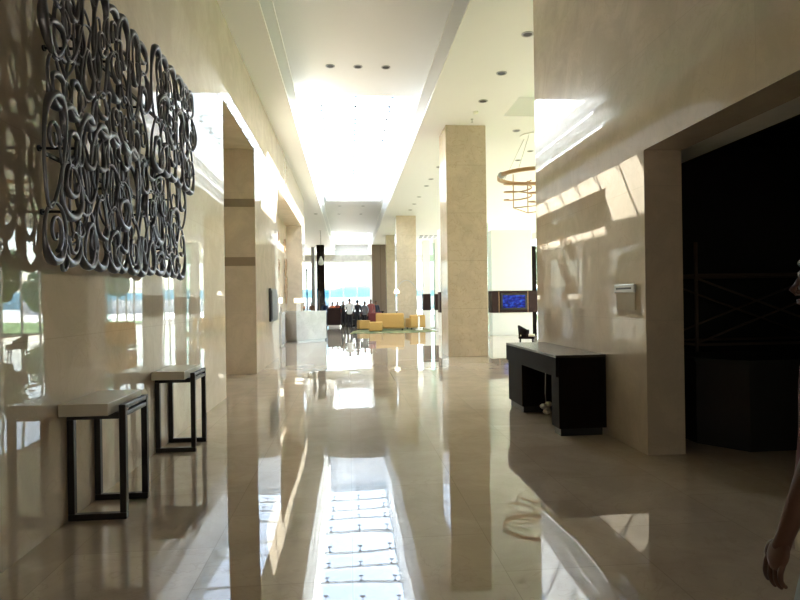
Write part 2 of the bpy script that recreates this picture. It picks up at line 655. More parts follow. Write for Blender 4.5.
# ------------------------------------------------------------------ outside
m_ = MB(); m_.box((-3000, 120, -7.2), (3000, 4000, -7)); o = struct(m_.build('sea', M['sea']))
m_ = MB(); m_.box((-60, YN + .3, -.4), (60, 120, -.1)); struct(m_.build('ground_terrace', M['terrace']))
m_ = MB(); m_.box((-30, -40, -.4), (13, YB - .4, -.05)); struct(m_.build('ground_forecourt', M['terrace']))
m_ = MB(); m_.box((XE + .3, 0, -.4), (60, YN + .3, -.05)); struct(m_.build('ground_lawn', M['grass']))
m_ = MB(); m_.box((-60, 118, -.4), (60, 118.4, 2.45)); m_.box((-60, 117.9, 2.45), (60, 118.5, 2.55)); struct(m_.build('wall_bright_strip', M['white']))  # added white wall standing in for the bright strip below the hills
m_ = MB()
prev = None
K = 90
for i in range(K):
    x0 = -900 + 1800 * i / (K - 1)
    h = 40 + 5 * sin(i * .31) + 3 * sin(i * .83 + 1) + 2 * sin(i * 1.9)
    vs = [m_.bm.verts.new((x0, 1500, -8)), m_.bm.verts.new((x0, 1560, h * .7)), m_.bm.verts.new((x0, 1640, h)), m_.bm.verts.new((x0, 1900, -8))]
    if prev:
        for a in range(3):
            f = m_.bm.faces.new((prev[a], vs[a], vs[a + 1], prev[a + 1])); f.smooth = True
    prev = vs
struct(m_.build('hills', M['hill']))

def tree(x, y, h, r, label, seed):
    rnd = random.Random(seed)
    t = thing('garden_tree', label, 'tree', (x, y, -.06), 0, 'garden trees outside the east windows')
    m_ = MB()
    m_.tube([(0, 0, 0), (.05, .02, h * .3), (0, .05, h * .6)], [.14, .11, .06], 8)
    m_.build('trunk', M['bark'], t)
    m_ = MB()
    for k in range(26):
        a, q, e_ = rnd.random() * 6.28, rnd.random() ** .5 * r, rnd.random()
        b_ = bmesh.new()
        bmesh.ops.create_icosphere(b_, subdivisions=2, radius=r * rnd.uniform(.28, .5))
        ph = rnd.random() * 6
        for v in b_.verts:
            v.co *= 1 + .22 * sin(v.co.x * 19 + ph) * sin(v.co.y * 23) * cos(v.co.z * 17 + ph)
            v.co += Vector((q * cos(a), q * sin(a), h * (.45 + .5 * e_)))
        m_.merge(b_, smooth=False)
    m_.build('crown', M['leaf'], t)
for i, (x, y, h, r, lb) in enumerate([
        (17.5, 30, 4.2, 1.6, 'small bushy green tree outside the east windows, nearest to the hall'),
        (18.5, 37, 5.2, 2.0, 'mid sized green tree outside the middle of the east windows'),
        (17.5, 45, 4.4, 1.8, 'round green tree outside the east windows, second from the far end'),
        (19.0, 54, 6.2, 2.3, 'tallest green tree outside the far end of the east windows'),
        (18.0, 23, 3.6, 1.5, 'low green tree on the lawn outside, level with the white media wall')]):
    tree(x, y, h, r, lb, i + 3)

# ------------------------------------------------------------------ scroll sculpture on the left wall
def sculpture():
    rnd = random.Random(21)
    t = thing('scroll_wall_sculpture', 'dark gunmetal wall sculpture of interlaced scroll loops on the left marble wall', 'wall sculpture', (-1.85, 3.68, 1.9))
    # in wall coordinates: u along the hall (0..3.45), v up (0..2.05)
    def loop(mb, u, v, a, b, tilt, r, heavy, dx, n=44, ph=None):
        ph = ph if ph is not None else rnd.choice((-pi / 2, -pi / 2, pi / 2, rnd.random() * 6.28))
        pts, rs = [], []
        for i in range(n):
            th = 2 * pi * i / n
            # egg shaped loop, thin on one side and swelling to a thick lobe on the other
            x, y = a * cos(th), b * sin(th)
            x *= 1 - .18 * sin(th) * (1 if ph < 0 else -1)
            uu = u + x * cos(tilt) - y * sin(tilt)
            vv = v + x * sin(tilt) + y * cos(tilt)
            pts.append((dx + .006 * sin(th * 2 + u * 5), uu, vv))
            rs.append(r * (1 + heavy * max(0, cos(th - ph)) ** 2.2))
        mb.tube(pts, rs, 8, closed=True, up=(1, 0, 0), flat=1.25)
    def curl(mb, u, v, a, r, dx, turn=1.6, d=1, st=0.0):
        pts, rs = [], []
        n = 40
        for i in range(n):
            f = i / (n - 1)
            th = st + d * 2 * pi * turn * f
            q = a * (1 - .72 * f)
            pts.append((dx, u + q * cos(th), v + 1.5 * q * sin(th)))
            rs.append(r * (1.7 - 1.0 * f))
        mb.tube(pts, rs, 8, up=(1, 0, 0), flat=1.15)
    panels = [(0.0, 1.78, 0.0, 1.02), (0.05, 1.82, 1.0, 2.05), (1.74, 2.96, 0.02, 1.05), (1.80, 3.22, 1.0, 2.12)]
    for pi_, (u0, u1, v0, v1) in enumerate(panels):
        mb = MB()
        dx0 = .05 if pi_ == 3 else 0.0
        U, V = u1 - u0, v1 - v0
        # columns of stacked scroll loops lying in one plane, each swelling into a lobe
        k = max(3, round(U / .235))
        cw = U / k
        for i in range(k):
            v = v0
            u = u0 + cw * (i + .5)
            j = 0
            while v < v1 - .08:
                hgt = rnd.uniform(.30, .56)
                if v1 - (v + hgt) < .22:
                    hgt = v1 - v
                edge = i in (0, k - 1)
                up_ = (v + hgt > v1 - .01) or (rnd.random() < .4 and j > 0)
                ph = pi / 2 if up_ else -pi / 2
                if edge and 0 < j and v + hgt < v1 - .01:
                    ph = (pi if i == 0 else 0) * 1.0
                aa, bb = cw * rnd.uniform(.52, .66), hgt * .55
                uc, vc, tl = u + rnd.uniform(-.03, .03), v + hgt / 2, rnd.uniform(-.14, .14)
                loop(mb, uc, vc, aa, bb, tl, .0095, 2.1, dx0 + rnd.uniform(-.010, .010), ph=ph)
                q = rnd.random()
                if q < .55:
                    d = rnd.choice((-1, 1))
                    loop(mb, uc + rnd.uniform(-.02, .02), vc + d * bb * .38, aa * .60, bb * .58, -tl, .0080, 1.6, dx0 + .012, ph=-pi / 2 * d)
                elif q < .88:
                    curl(mb, uc, vc + rnd.uniform(-.3, .3) * bb, aa * .62, .0085, dx0 + .010, rnd.uniform(1.0, 1.4), rnd.choice((1, -1)), rnd.random() * 6.28)
                if i < k - 1:
                    loop(mb, u + cw * .5, v + rnd.uniform(.1, .9) * hgt, .05, rnd.uniform(.05, .11), 0, .0075, .6, dx0 + .006, n=28)
                v += hgt
                j += 1
        for i in range(8):
            loop(mb, rnd.uniform(u0 + .2, u1 - .2), rnd.uniform(v0 + .36, v1 - .36), rnd.uniform(.10, .17), rnd.uniform(.22, .34), rnd.uniform(-.2, .2), .0075, 1.0, dx0 - .014)
        mb.build('scroll_panel', M['gunmetal'], t)
    for (u, v) in ((.45, .35), (.42, .78), (.5, 1.5), (1.0, .62), (1.0, 1.62), (1.9, .55), (2.5, .8), (2.0, 1.6), (2.9, 1.5), (2.7, .3)):
        mb = MB()
        mb.tube([(-.25, u, v), (.0, u, v)], .010, 8)
        mb.lathe([(.022, -.25), (.022, -.238)], (0, u, v), 12, 'x')
        mb.build('mounting_rod', M['black'], t)
    for v in (.66, 1.56):
        mb = MB()
        mb.box((-.05, .08, v - .012), (-.03, 2.9, v + .012))
        mb.build('back_rail', M['black'], t)
sculpture()

# ------------------------------------------------------------------ bench stands at the left wall
def bench(y, label):
    t = thing('stone_topped_stand', label, 'side stand', (XL + .002, y, 0), 0, 'stone topped stands along the left wall')
    W, D, Z = .42, .50, .80
    mb = MB()
    mb.box((.006, -.135, Z), (W - .07, D + .04, Z + .09), .006, 2)
    mb.build('stone_top', M['bench_stone'], t)
    s = .048
    for yy in (0, D - s):
        mb = MB()
        mb.box((.0, yy, 0), (W, yy + s, s), .004, 1)
        mb.box((.0, yy, Z - s), (W - s, yy + s, Z), .004, 1)
        mb.box((.0, yy, s), (s, yy + s, Z - s), .004, 1)
        mb.box((W - s, yy, s), (W, yy + s, Z + .055), .004, 1)
        mb.build('frame_loop', M['bench_metal'], t)
    for z in (Z + .018, Z - .035):
        mb = MB()
        mb.box((W - s + .006, s, z), (W - .002, D - s, z + .034), .004, 1)
        mb.build('front_rail', M['bench_metal'], t)
bench(4.44, 'nearer stone topped stand with dark metal loop frames under the scroll sculpture')
bench(6.37, 'farther stone topped stand with dark metal loop frames, closer to the marble pier')

# ------------------------------------------------------------------ dark console desk
def desk():
    X0, X1, Y0, Y1, ZT = 2.38, 2.985, 6.44, 8.55, .945
    t = thing('console_desk', 'long dark wood console desk against the right marble wall', 'desk', (X0, Y0, 0))
    mb = MB(); mb.box((0, 0, ZT - .03), (X1 - X0, Y1 - Y0, ZT), .004, 2); mb.build('desk_top', M['desk_top'], t)
    mb = MB(); mb.box((.001, .004, .695), (.032, Y1 - Y0 - .004, ZT - .03)); mb.box((X1 - X0 - .03, .24, .695), (X1 - X0 - .004, 1.5, ZT - .03)); mb.build('apron', M['dark_wood'], t)
    for (a, b_) in ((0.002, .25), (1.43, 2.108)):
        mb = MB(); mb.box((.034, a, .09), (X1 - X0 - .002, b_, ZT - .03), .003, 1)
        p = mb.build('pedestal', M['dark_wood'], t)
        mb = MB(); mb.box((.06, a + .03, 0), (X1 - X0 - .04, b_ - .03, .09)); mb.build('plinth', M['black'], p)
desk()
t = thing('white_cable_bundle', 'white plug and crumpled cable on the floor under the console desk', 'cable', (2.705, 7.72, 0))
mb = MB()
rnd = random.Random(5)
for k in range(5):
    mb.ball((rnd.uniform(-.04, .04), rnd.uniform(-.03, .03), .038 + .026 * k), .05, 2, (1, 1, .8))
mb.build('plug', M['plastic'], t)
mb = MB()
mb.tube([(0, 0, .14), (-.01, 0, .3), (.0, .01, .5), (0, 0, .62), (.01, 0, .68)], .006, 6)
mb.build('cable', M['plastic'], t)

# ------------------------------------------------------------------ wall control plate on the right wall, screen on the left pier
t = thing('wall_control_panel', 'beige wall control panel with silver slot beside the dark opening', 'control panel', (XR, 5.96, 1.6))
mb = MB(); mb.box((-.012, -.21, -.13), (0, .21, .08), .003, 1); mb.build('back_plate', M['plate'], t)
mb = MB(); mb.box((-.03, -.22, .06), (0, .22, .15), .006, 2); o = mb.build('silver_housing', M['steel'], t)
mb = MB(); mb.box((-.033, -.17, .095), (-.028, .17, .115)); mb.build('slot', M['black'], o)

t = thing('wall_screen', 'black wall screen in a pale frame on the left marble pier', 'screen', (XL, 15.9, 1.55))
mb = MB(); mb.box((0, -.62, -.44), (.06, .62, .44), .008, 2); mb.build('frame', M['black'], t)
mb = MB(); mb.box((.058, -.57, -.39), (.08, .57, .39), .004, 1); mb.build('screen', M['black'], t)

# ------------------------------------------------------------------ dark room: scaffolding and counter
def scaffold():
    t = thing('scaffold_tower', 'dim rusty scaffold tower with crossed braces in the unlit room', 'scaffolding', (4.72, 7.4, 0))
    for (x, y) in ((0, 0), (2.4, 0), (0, .9), (2.4, .9)):
        mb = MB(); mb.tube([(x, y, 0), (x, y, 2.35)], .025, 8); mb.lathe([(.06, 0), (.06, .01)], (x, y, 0), 10); mb.build('upright', M['dark_rust'], t)
    for y in (0, .9):
        for z in (.95, 1.9):
            mb = MB(); mb.tube([(0, y, z), (2.4, y, z)], .02, 8); mb.build('ledger', M['dark_rust'], t)
        for (za, zb) in ((.98, 1.85), (1.85, .98)):
            mb = MB(); mb.tube([(0, y - .03, za), (2.4, y - .03, zb)], .016, 8); mb.build('cross_brace', M['dark_rust'], t)
    for x in (0, 2.4):
        for z in (.95, 1.9):
            mb = MB(); mb.tube([(x, 0, z), (x, .9, z)], .02, 8); mb.build('transom', M['dark_rust'], t)
scaffold()
t = thing('dark_service_counter', 'black angled service counter standing in the unlit room', 'counter', (0, 0, 0))
P4 = [(4.09, 5.53), (6.4, 5.53), (6.4, 6.5), (3.78, 6.5), (3.78, 5.95)]
mb = MB(); mb.prism(P4, 0, .90); mb.build('counter_body', M['crate'], t)
mb = MB(); mb.prism([(4.07, 5.50), (6.43, 5.50), (6.43, 6.53), (3.75, 6.53), (3.75, 5.93)], .90, .94); mb.build('counter_top', M['dark_room'], t)

# ------------------------------------------------------------------ reception counters, lamp, ring art in the second recess
t = thing('reception_counter', 'white veined marble reception counter standing out into the hall', 'reception counter', (0, 0, 0))
A, B_, C_, D_ = (-2.12, 23.3), (-.97, 24.4), (-1.55, 25.3), (-2.78, 24.9)
mb = MB(); mb.prism([A, B_, C_, D_], .08, 1.2); mb.build('counter_body', M['white_marble'], t)
cx, cy = sum(p[0] for p in (A, B_, C_, D_)) / 4, sum(p[1] for p in (A, B_, C_, D_)) / 4
sc = lambda P_, k: [(cx + (p[0] - cx) * k, cy + (p[1] - cy) * k) for p in P_]
mb = MB(); mb.prism(sc([A, B_, C_, D_], 1.015), 1.2, 1.25); mb.build('counter_top', M['white_marble'], t)
mb = MB(); mb.prism(sc([A, B_, C_, D_], .93), 0, .08); mb.build('plinth', M['steel'], t)
t = thing('reception_counter', 'narrow white marble reception counter set in the recess beside the pier', 'reception counter', (0, 0, 0))
mb = MB(); mb.box((XB + .02, 21.0, .06), (-2.44, 22.1, 1.2), .004, 1); mb.build('counter_body', M['white_marble'], t)
mb = MB(); mb.box((XB + .01, 20.97, 1.2), (-2.41, 22.13, 1.25), .004, 1); mb.build('counter_top', M['white_marble'], t)
mb = MB(); mb.box((XB + .03, 21.05, 0), (-2.48, 22.05, .06)); mb.build('plinth', M['steel'], t)

def table_lamp(loc, label):
    t = thing('table_lamp', label, 'lamp', loc, 0, 'table lamps on the reception counters')
    mb = MB(); mb.box((-.085, -.085, 0), (.085, .085, .30), .01, 2); mb.build('base', M['white'], t)
    mb = MB(); mb.tube([(0, 0, .30), (0, 0, .38)], .015, 8); mb.build('stem', M['steel'], t)
    mb = MB(); mb.box((-.17, -.12, .34), (.17, .12, .54), .01, 2); mb.build('lamp_shade', M['shade'], t)
table_lamp((-2.12, 24.3, 1.25), 'white table lamp with oblong shade on the counter in the hall')
table_lamp((-2.62, 21.35, 1.25), 'white table lamp with oblong shade on the narrow recess counter')
t = thing('flower_vase', 'cream flowers in a brown vase on the narrow recess counter', 'vase', (-2.62, 21.85, 1.25))
mb = MB(); mb.lathe([(.05, 0), (.08, .06), (.09, .14), (.05, .2), (.06, .23)], n=16); mb.build('vase', M['band_wood'], t)
mb = MB()
rnd = random.Random(4)
for k in range(16):
    a, q = rnd.random() * 6.28, rnd.random() * .13
    mb.ball((q * cos(a), q * sin(a), .28 + rnd.random() * .16), .045, 1)
mb.build('flowers', M['cream'], t)

def ring_art(loc, label, rings):
    t = thing('ring_wall_art', label, 'wall art', loc, 0, 'bronze ring ornaments on the recess wall')
    for (y, z, r) in rings:
        mb = MB()
        n = 22
        mb.tube([(.06, y + r * cos(2 * pi * k / n), z + r * sin(2 * pi * k / n)) for k in range(n)], .022, 6, closed=True)
        mb.tube([(.06 + .03 * sin(2 * pi * k / n), y + .6 * r * cos(2 * pi * k / n), z + .6 * r * sin(2 * pi * k / n)) for k in range(n)], .016, 6, closed=True)
        for a in (0.4, 2.5, 4.6):
            mb.tube([(0, y + .6 * r * cos(a), z + .6 * r * sin(a)), (.06, y + r * cos(a), z + r * sin(a))], .012, 6)
        mb.build('ring', M['bronze'], t)
ring_art((XB, 22.0, 0), 'cluster of bronze rings on the recess wall above the narrow counter',
         [(.9, 4.2, .24), (.2, 3.75, .30), (-.1, 3.45, .22), (1.0, 3.1, .24), (.75, 2.75, .28), (.5, 2.45, .18), (.05, 2.2, .30), (.25, 1.95, .2), (-.2, 1.75, .26), (-.35, 2.0, .18), (.7, 1.75, .2)])
ring_art((XB, 25.2, 0), 'slender cluster of bronze rings on the recess wall behind the hall counter',
         [(.1, 4.1, .28), (.5, 3.3, .26), (.3, 2.95, .2), (.55, 2.5, .3), (.25, 2.2, .24), (.6, 2.0, .2), (.4, 1.8, .24)])

# ------------------------------------------------------------------ lobby to the right: media wall, pods, chandelier, chair
t = thing('media_wall', 'tall white media wall with a dark brown band across it', 'partition', (0, 0, 0))
mb = MB(); mb.box((6.35, 25, 2.0), (8.2, 25.7, 4.72), .01, 1); mb.build('upper_panel', M['white'], t)
mb = MB(); mb.box((6.35, 25, 0), (8.2, 25.7, 1.03), .01, 1); mb.build('lower_panel', M['white'], t)
mb = MB(); mb.box((6.33, 24.96, 1.03), (8.5, 25.74, 2.0), .006, 1); o = mb.build('wood_band', M['band_wood'], t)
for x in (6.66, 7.98):
    mb = MB(); mb.box((x - .012, 24.95, 1.03), (x + .012, 24.962, 2.0)); mb.build('inlay_strip', M['gold'], o)
mb = MB(); mb.box((8.2, 25.3, 0), (8.5, 25.7, 4.04), .006, 1); mb.build('side_panel', M['dark_wood'], t)
t = thing('television', 'television with a blue picture set in the brown band of the media wall', 'television', (7.33, 24.955, 1.52))
mb = MB(); mb.box((-.60, -.05, -.36), (.60, -.0, .36), .01, 2); mb.build('bezel', M['black'], t)
mb = MB(); mb.box((-.51, -.056, -.28), (.51, -.049, .28)); mb.build('screen', M['screen'], t)

def pod(x, y, w_, d, h, label, mat):
    t = thing('white_pillar_unit', label, 'pillar unit', (x, y, 0), 0, 'white pillar units with brown bands')
    mb = MB(); mb.box((0, 0, 0), (w_, d, 1.05), .008, 1); mb.build('lower_panel', mat, t)
    mb = MB(); mb.box((0, 0, 2.0), (w_, d, h), .008, 1); mb.build('upper_panel', mat, t)
    mb = MB(); mb.box((-.012, -.012, 1.05), (w_ + .012, d + .012, 2.0), .006, 1); mb.build('wood_band', M['band_wood'], t)
pod(4.18, 26, .62, .6, 4.9, 'white banded pillar unit half hidden behind the square marble column', M['white'])
pod(4.32, 33, .42, .5, 5.1, 'slim white banded pillar unit left of the pale glass screen', M['white'])
pod(5.05, 33.2, .5, .5, 5.2, 'white banded pillar unit right of the pale glass screen', M['white'])
t = thing('glass_partition', 'pale green glass partition between two white pillar units', 'partition', (0, 0, 0))
mb = MB(); mb.box((4.74, 33.2, .05), (5.05, 33.22, 5.0)); mb.build('glass_pane', M['pale_glass'], t)
mb = MB(); mb.box((4.74, 33.17, 0), (5.05, 33.25, .06)); mb.build('floor_channel', M['steel'], t)
t = thing('glass_partition', 'tall clear glass partition left of the white media wall', 'partition', (0, 0, 0))
mb = MB(); mb.box((5.95, 24.0, .05), (5.965, 25.6, 4.9)); mb.build('glass_pane', M['pale_glass'], t)
mb = MB(); mb.box((5.92, 24.0, 0), (6.0, 25.6, .06)); mb.build('floor_channel', M['steel'], t)

def chandelier():
    t = thing('ring_chandelier', 'large pale brass ring chandelier hanging behind the end of the right wall', 'chandelier', (5.72, 17.0, ZC))
    zc = 5.36 - ZC
    n = 56
    mb = MB(); R = 1.06
    prev = None
    ring = []
    for k in range(n):
        a = 2 * pi * k / n
        ring.append([mb.bm.verts.new((q * cos(a), q * sin(a), zc + z)) for q, z in ((R, -.05), (R + .09, -.05), (R + .09, .05), (R, .05))])
    for k in range(n):
        for j in range(4):
            mb.bm.faces.new((ring[k][j], ring[k][(j + 1) % 4], ring[(k + 1) % n][(j + 1) % 4], ring[(k + 1) % n][j]))
    mb.build('ring_band', M['gold'], t)
    for (cx_, r, z0, z1) in ((-.55, .42, zc - .12, zc - .75), (.3, .5, zc - .1, zc - .8)):
        mb = MB()
        pts = []
        for k in range(64):
            f = k / 63
            a = 2 * pi * 2.6 * f
            pts.append((cx_ + r * cos(a), r * .8 * sin(a), z0 + (z1 - z0) * f))
        mb.tube(pts, .020, 6); mb.build('wire_spiral', M['gold'], t)
    for (x, y) in ((-.75, -.2), (0, -.75), (.75, -.2), (0, .75)):
        mb = MB(); mb.tube([(x, y, zc - 1.0), (x, y, zc + .02)], .016, 6); mb.build('drop_rod', M['gold'], t)
    mb = MB(); mb.tube([(-.75, -.2, zc - 1.0), (0, -.75, zc - 1.0), (.75, -.2, zc - 1.0), (0, .75, zc - 1.0)], .016, 6, closed=True); mb.build('lower_frame', M['gold'], t)
    mb = MB(); mb.ball((-1.08, -.12, zc), .12, 2, (1, 1.2, .9)); mb.ball((-.98, -.02, zc + .05), .09, 2); mb.build('joint_block', M['steel'], t)
    for k in range(4):
        a = pi / 4 + k * pi / 2
        mb = MB(); mb.tube([(R * cos(a), R * sin(a), zc + .05), (.35 * cos(a), .35 * sin(a), -.02)], .006, 6); mb.build('suspension_wire', M['steel'], t)
    mb = MB(); mb.lathe([(.45, -.03), (.45, 0)], n=28); mb.build('ceiling_plate', M['white'], t)
chandelier()

def armchair(loc, rz, label, shell, seat):
    t = thing('lounge_armchair', label, 'chair', loc, rz)
    mb = MB()
    for (x, y) in ((-.2, -.18), (.2, -.18), (-.2, .2), (.2, .2)):
        l = MB(); l.tube([(x * 1.1, y * 1.1, 0), (x, y, .34)], [.014, .02], 8); l.build('leg', M['dark_wood'], t)
    mb.box((-.26, -.26, .34), (.26, .25, .42), .03, 3); mb.build('seat_shell', shell, t)
    mb = MB(); mb.box((-.23, -.25, .42), (.23, .2, .48), .025, 3); mb.build('seat_cushion', seat, t)
    mb = MB()
    # curved back: a swept arc with thickness
    n = 14
    cols = []
    for k in range(n + 1):
        a = pi * (-.08 + 1.16 * k / n)
        h = .60 + .16 * sin(max(0, min(pi, a)))
        for_ = []
        for (q, z) in ((.235, .38), (.285, .38), (.315, h), (.28, h + .015), (.262, h)):
            for_.append(mb.bm.verts.new((q * cos(a), q * sin(a) * .9 + .0, z)))
        cols.append(for_)
    for k in range(n):
        for j in range(5):
            f = mb.bm.faces.new((cols[k][j], cols[k][(j + 1) % 5], cols[k + 1][(j + 1) % 5], cols[k + 1][j])); f.smooth = True
    mb.bm.faces.new(cols[0]); mb.bm.faces.new(cols[-1][::-1])
    mb.build('backrest', shell, t)
armchair((5.7, 18.0, 0), radians(70), 'dark shell armchair with cream seat standing beyond the console desk', M['dark_wood'], M['cream'])

# ------------------------------------------------------------------ yellow lounge group on the green rug
mb = MB(); mb.prism([(0.05, 28.9), (3.0, 28.7), (4.6, 29.4), (4.4, 33.1), (.8, 33.6), (0.2, 31.0)], 0, .012)
tag(mb.build('lounge_rug', M['rug']), 'green and yellow patterned rug under the hall sofa group', 'rug')

def sofa(loc, rz, W, label, seats=2, H=.95):
    t = thing('lounge_sofa', label, 'sofa', loc, rz, 'mustard yellow lounge sofas')
    mb = MB(); mb.box((-W / 2, -.42, .10), (W / 2, .42, .30), .03, 3); mb.build('base', M['yellow'], t)
    mb = MB(); mb.box((-W / 2, -.46, .12), (W / 2, -.24, H), .09, 4); mb.build('backrest', M['yellow'], t)
    for s in (-1, 1):
        mb = MB(); mb.box((s * W / 2, -.44, .12), (s * (W / 2 - .20), .42, .62), .07, 4); mb.build('armrest', M['yellow'], t)
    iw = W - .4
    for k in range(seats):
        x0 = -iw / 2 + iw * k / seats
        mb = MB(); mb.box((x0 + .006, -.24, .30), (x0 + iw / seats - .006, .43, .46), .05, 4); mb.build('seat_cushion', M['yellow'], t)
    for (x, y) in ((-1, -1), (1, -1), (-1, 1), (1, 1)):
        mb = MB(); mb.tube([(x * (W / 2 - .1), y * .34, 0), (x * (W / 2 - .1), y * .34, .11)], .025, 8); mb.build('leg', M['dark_wood'], t)
    return t
sofa((2.27, 31.6, .012), radians(-8), 1.55, 'mustard yellow two seat sofa on the green rug with its back towards the hall')
sofa((3.72, 32.15, .012), radians(14), .92, 'mustard yellow armchair on the green rug beside the arched lamp', 1, .82)
def ottoman(loc, rz, s, h, label):
    t = thing('cube_ottoman', label, 'ottoman', loc, rz, 'mustard cube ottomans by the rug')
    mb = MB(); mb.box((-s / 2, -s / 2, .03), (s / 2, s / 2, h), .05, 4); mb.build('cushion_block', M['yellow'], t)
    mb = MB(); mb.box((-s / 2 + .04, -s / 2 + .04, 0), (s / 2 - .04, s / 2 - .04, .03)); mb.build('base', M['dark_wood'], t)
ottoman((.82, 33.0, .012), .2, .66, .52, 'mustard cube ottoman at the far edge of the rug near the standing people')
ottoman((1.42, 30.7, .012), -.1, .70, .50, 'mustard cube ottoman in front of the two seat sofa')
t = thing('maroon_armchair', 'maroon upholstered armchair behind the yellow sofa', 'chair', (1.55, 34.6, 0))
mb = MB(); mb.box((-.4, -.38, .12), (.4, .4, .42), .06, 3); mb.build('seat', M['maroon'], t)
mb = MB(); mb.box((-.42, -.42, .12), (.42, -.22, .95), .08, 4); mb.build('backrest', M['maroon'], t)
for s in (-1, 1):
    mb = MB(); mb.box((s * .42, -.4, .12), (s * .28, .4, .62), .05, 3); mb.build('armrest', M['maroon'], t)
    for yy in (-.3, .3):
        mb = MB(); mb.tube([(s * .33, yy, 0), (s * .33, yy, .13)], .022, 8); mb.build('leg', M['dark_wood'], t)

def low_seat(loc, rz, label, mat):
    t = thing('lounge_armchair', label, 'chair', loc, rz)
    mb = MB(); mb.box((-.42, -.38, .12), (.42, .4, .43), .06, 3); mb.build('seat', mat, t)
    mb = MB(); mb.box((-.44, .24, .12), (.44, .44, .92), .08, 4); mb.build('backrest', mat, t)
    for s in (-1, 1):
        mb = MB(); mb.box((s * .44, -.4, .12), (s * .30, .42, .64), .05, 3); mb.build('armrest', mat, t)
        for yy in (-.3, .3):
            mb = MB(); mb.tube([(s * .35, yy, 0), (s * .35, yy, .13)], .022, 8); mb.build('leg', M['dark_wood'], t)
low_seat((.55, 38.2, 0), 0, 'black armchair behind the person in the black suit', M['black'])
low_seat((1.75, 39.4, 0), radians(-12), 'dark brown armchair behind the rightmost standing person', M['band_wood'])
t = thing('service_console', 'long dark console with bottles of light behind the standing group', 'console', (1.0, 43.0, 0))
t['label'] = 'long dark wood console table across the back of the standing group'
mb = MB(); mb.box((-1.6, -.25, .82), (1.6, .25, .88), .006, 1); mb.build('console_top', M['dark_wood'], t)
mb = MB(); mb.box((-1.55, -.2, .1), (1.55, .22, .82)); mb.build('console_body', M['dark_wood'], t)
mb = MB(); mb.box((-1.5, -.16, 0), (1.5, .18, .1)); mb.build('plinth', M['black'], t)

def arc_lamp(loc, mir, label):
    t = thing('arc_floor_lamp', label, 'floor lamp', loc, 0, 'arched floor lamps')
    mb = MB(); mb.lathe([(.19, 0), (.19, .05), (.05, .07), (.05, .75)], n=20); mb.build('base', M['white'], t)
    mb = MB()
    pts = [(0, 0, .7)]
    for k in range(25):
        a = pi * .80 * k / 24
        pts.append((mir * (-.66 + .66 * cos(a)), 0, 1.55 + 1.17 * sin(a)))
    mb.tube(pts, .016, 8); mb.build('arc_pole', M['steel'], t)
    x, y, z = pts[-1]
    mb = MB(); mb.lathe([(.16, -.22), (.15, -.1), (.08, .0), (.02, .03)], (x, y, z - .0), 20); mb.build('lamp_shade', M['shade'], t)
arc_lamp((3.78, 30.9, .012), 1, 'white arched floor lamp leaning over the yellow seats in front of the marble column')

# second lounge group right behind the square column (seen mirrored in the polished left wall)
mb = MB(); mb.prism([(3.7, 20.9), (5.0, 20.9), (5.6, 23.4), (4.1, 23.4)], 0, .012)
tag(mb.build('lounge_rug', M['rug']), 'green patterned rug hidden behind the square marble column', 'rug')
sofa((4.62, 22.3, .012), radians(185), 1.4, 'mustard yellow sofa right behind the square marble column, mirrored in the left wall')

# ------------------------------------------------------------------ far end bits
t = thing('dark_podium', 'dark brown podium cabinet left of the standing group', 'podium', (-.95, 37.0, 0))
mb = MB(); mb.box((-.45, -.3, .14), (.42, .35, 1.18), .02, 2); mb.build('cabinet_body', M['band_wood'], t)
mb = MB(); mb.box((-.48, -.33, 1.18), (.45, .38, 1.22), .008, 2); mb.build('top', M['dark_wood'], t)
mb = MB(); mb.box((-.38, -.25, 0), (.35, .3, .14)); mb.build('plinth', M['white'], t)
t = thing('glass_screen', 'bluish free standing glass screen left of the dark podium', 'screen', (-1.75, 40, 0))
mb = MB(); mb.box((-.3, -.006, .04), (.3, .006, 2.4)); mb.build('glass_pane', M['blue_glass'], t)
mb = MB(); mb.box((-.32, -.08, 0), (.32, .08, .05), .006, 1); mb.build('base', M['steel'], t)
for s in (-1, 1):
    mb = MB(); mb.box((s * .3, -.02, .04), (s * .34, .02, 2.42)); mb.build('post', M['steel'], t)
t = thing('slender_pole', 'slender dark pole standing before the left far window', 'pole', (-3.25, 45, 0))
mb = MB(); mb.lathe([(.2, 0), (.2, .04), (.06, .06)], n=18); mb.build('base', M['black'], t)
mb = MB(); mb.tube([(0, 0, .05), (0, 0, 4.1)], .055, 10); mb.build('shaft', M['band_wood'], t)
mb = MB(); mb.ball((0, 0, 4.14), .09, 2); mb.build('finial', M['band_wood'], t)
t = thing('pendant_lamp', 'white teardrop pendant lamp hanging left of the far window', 'lamp', (-1.9, 40, ZC))
mb = MB(); mb.lathe([(.10, -.03), (.10, 0)], n=16); mb.build('ceiling_rose', M['white'], t)
mb = MB(); mb.tube([(0, 0, -.02), (0, 0, -1.85)], .012, 6); mb.build('cord', M['black'], t)
mb = MB(); mb.lathe([(.04, -1.8), (.10, -1.95), (.2, -2.2), (.17, -2.36), (.05, -2.42)], n=20); mb.build('lamp_shade', M['white'], t)

# ceiling vent with dark slanting slots
t = thing('ceiling_slot_vent', 'dark slotted vent in the ceiling right of the far marble column', 'vent', (6.3, 44, ZC))
mb = MB(); mb.box((-1.0, -1.1, -.02), (1.0, 1.1, 0)); mb.build('vent_frame', M['ceiling'], t)
mb = MB()
for k in range(5):
    x = -.85 + .36 * k
    mb.prism([(x, -1.0), (x + .24, -1.0), (x + .36, 1.0), (x + .12, 1.0)], -.035, -.015)
mb.build('slots', M['black'], t)

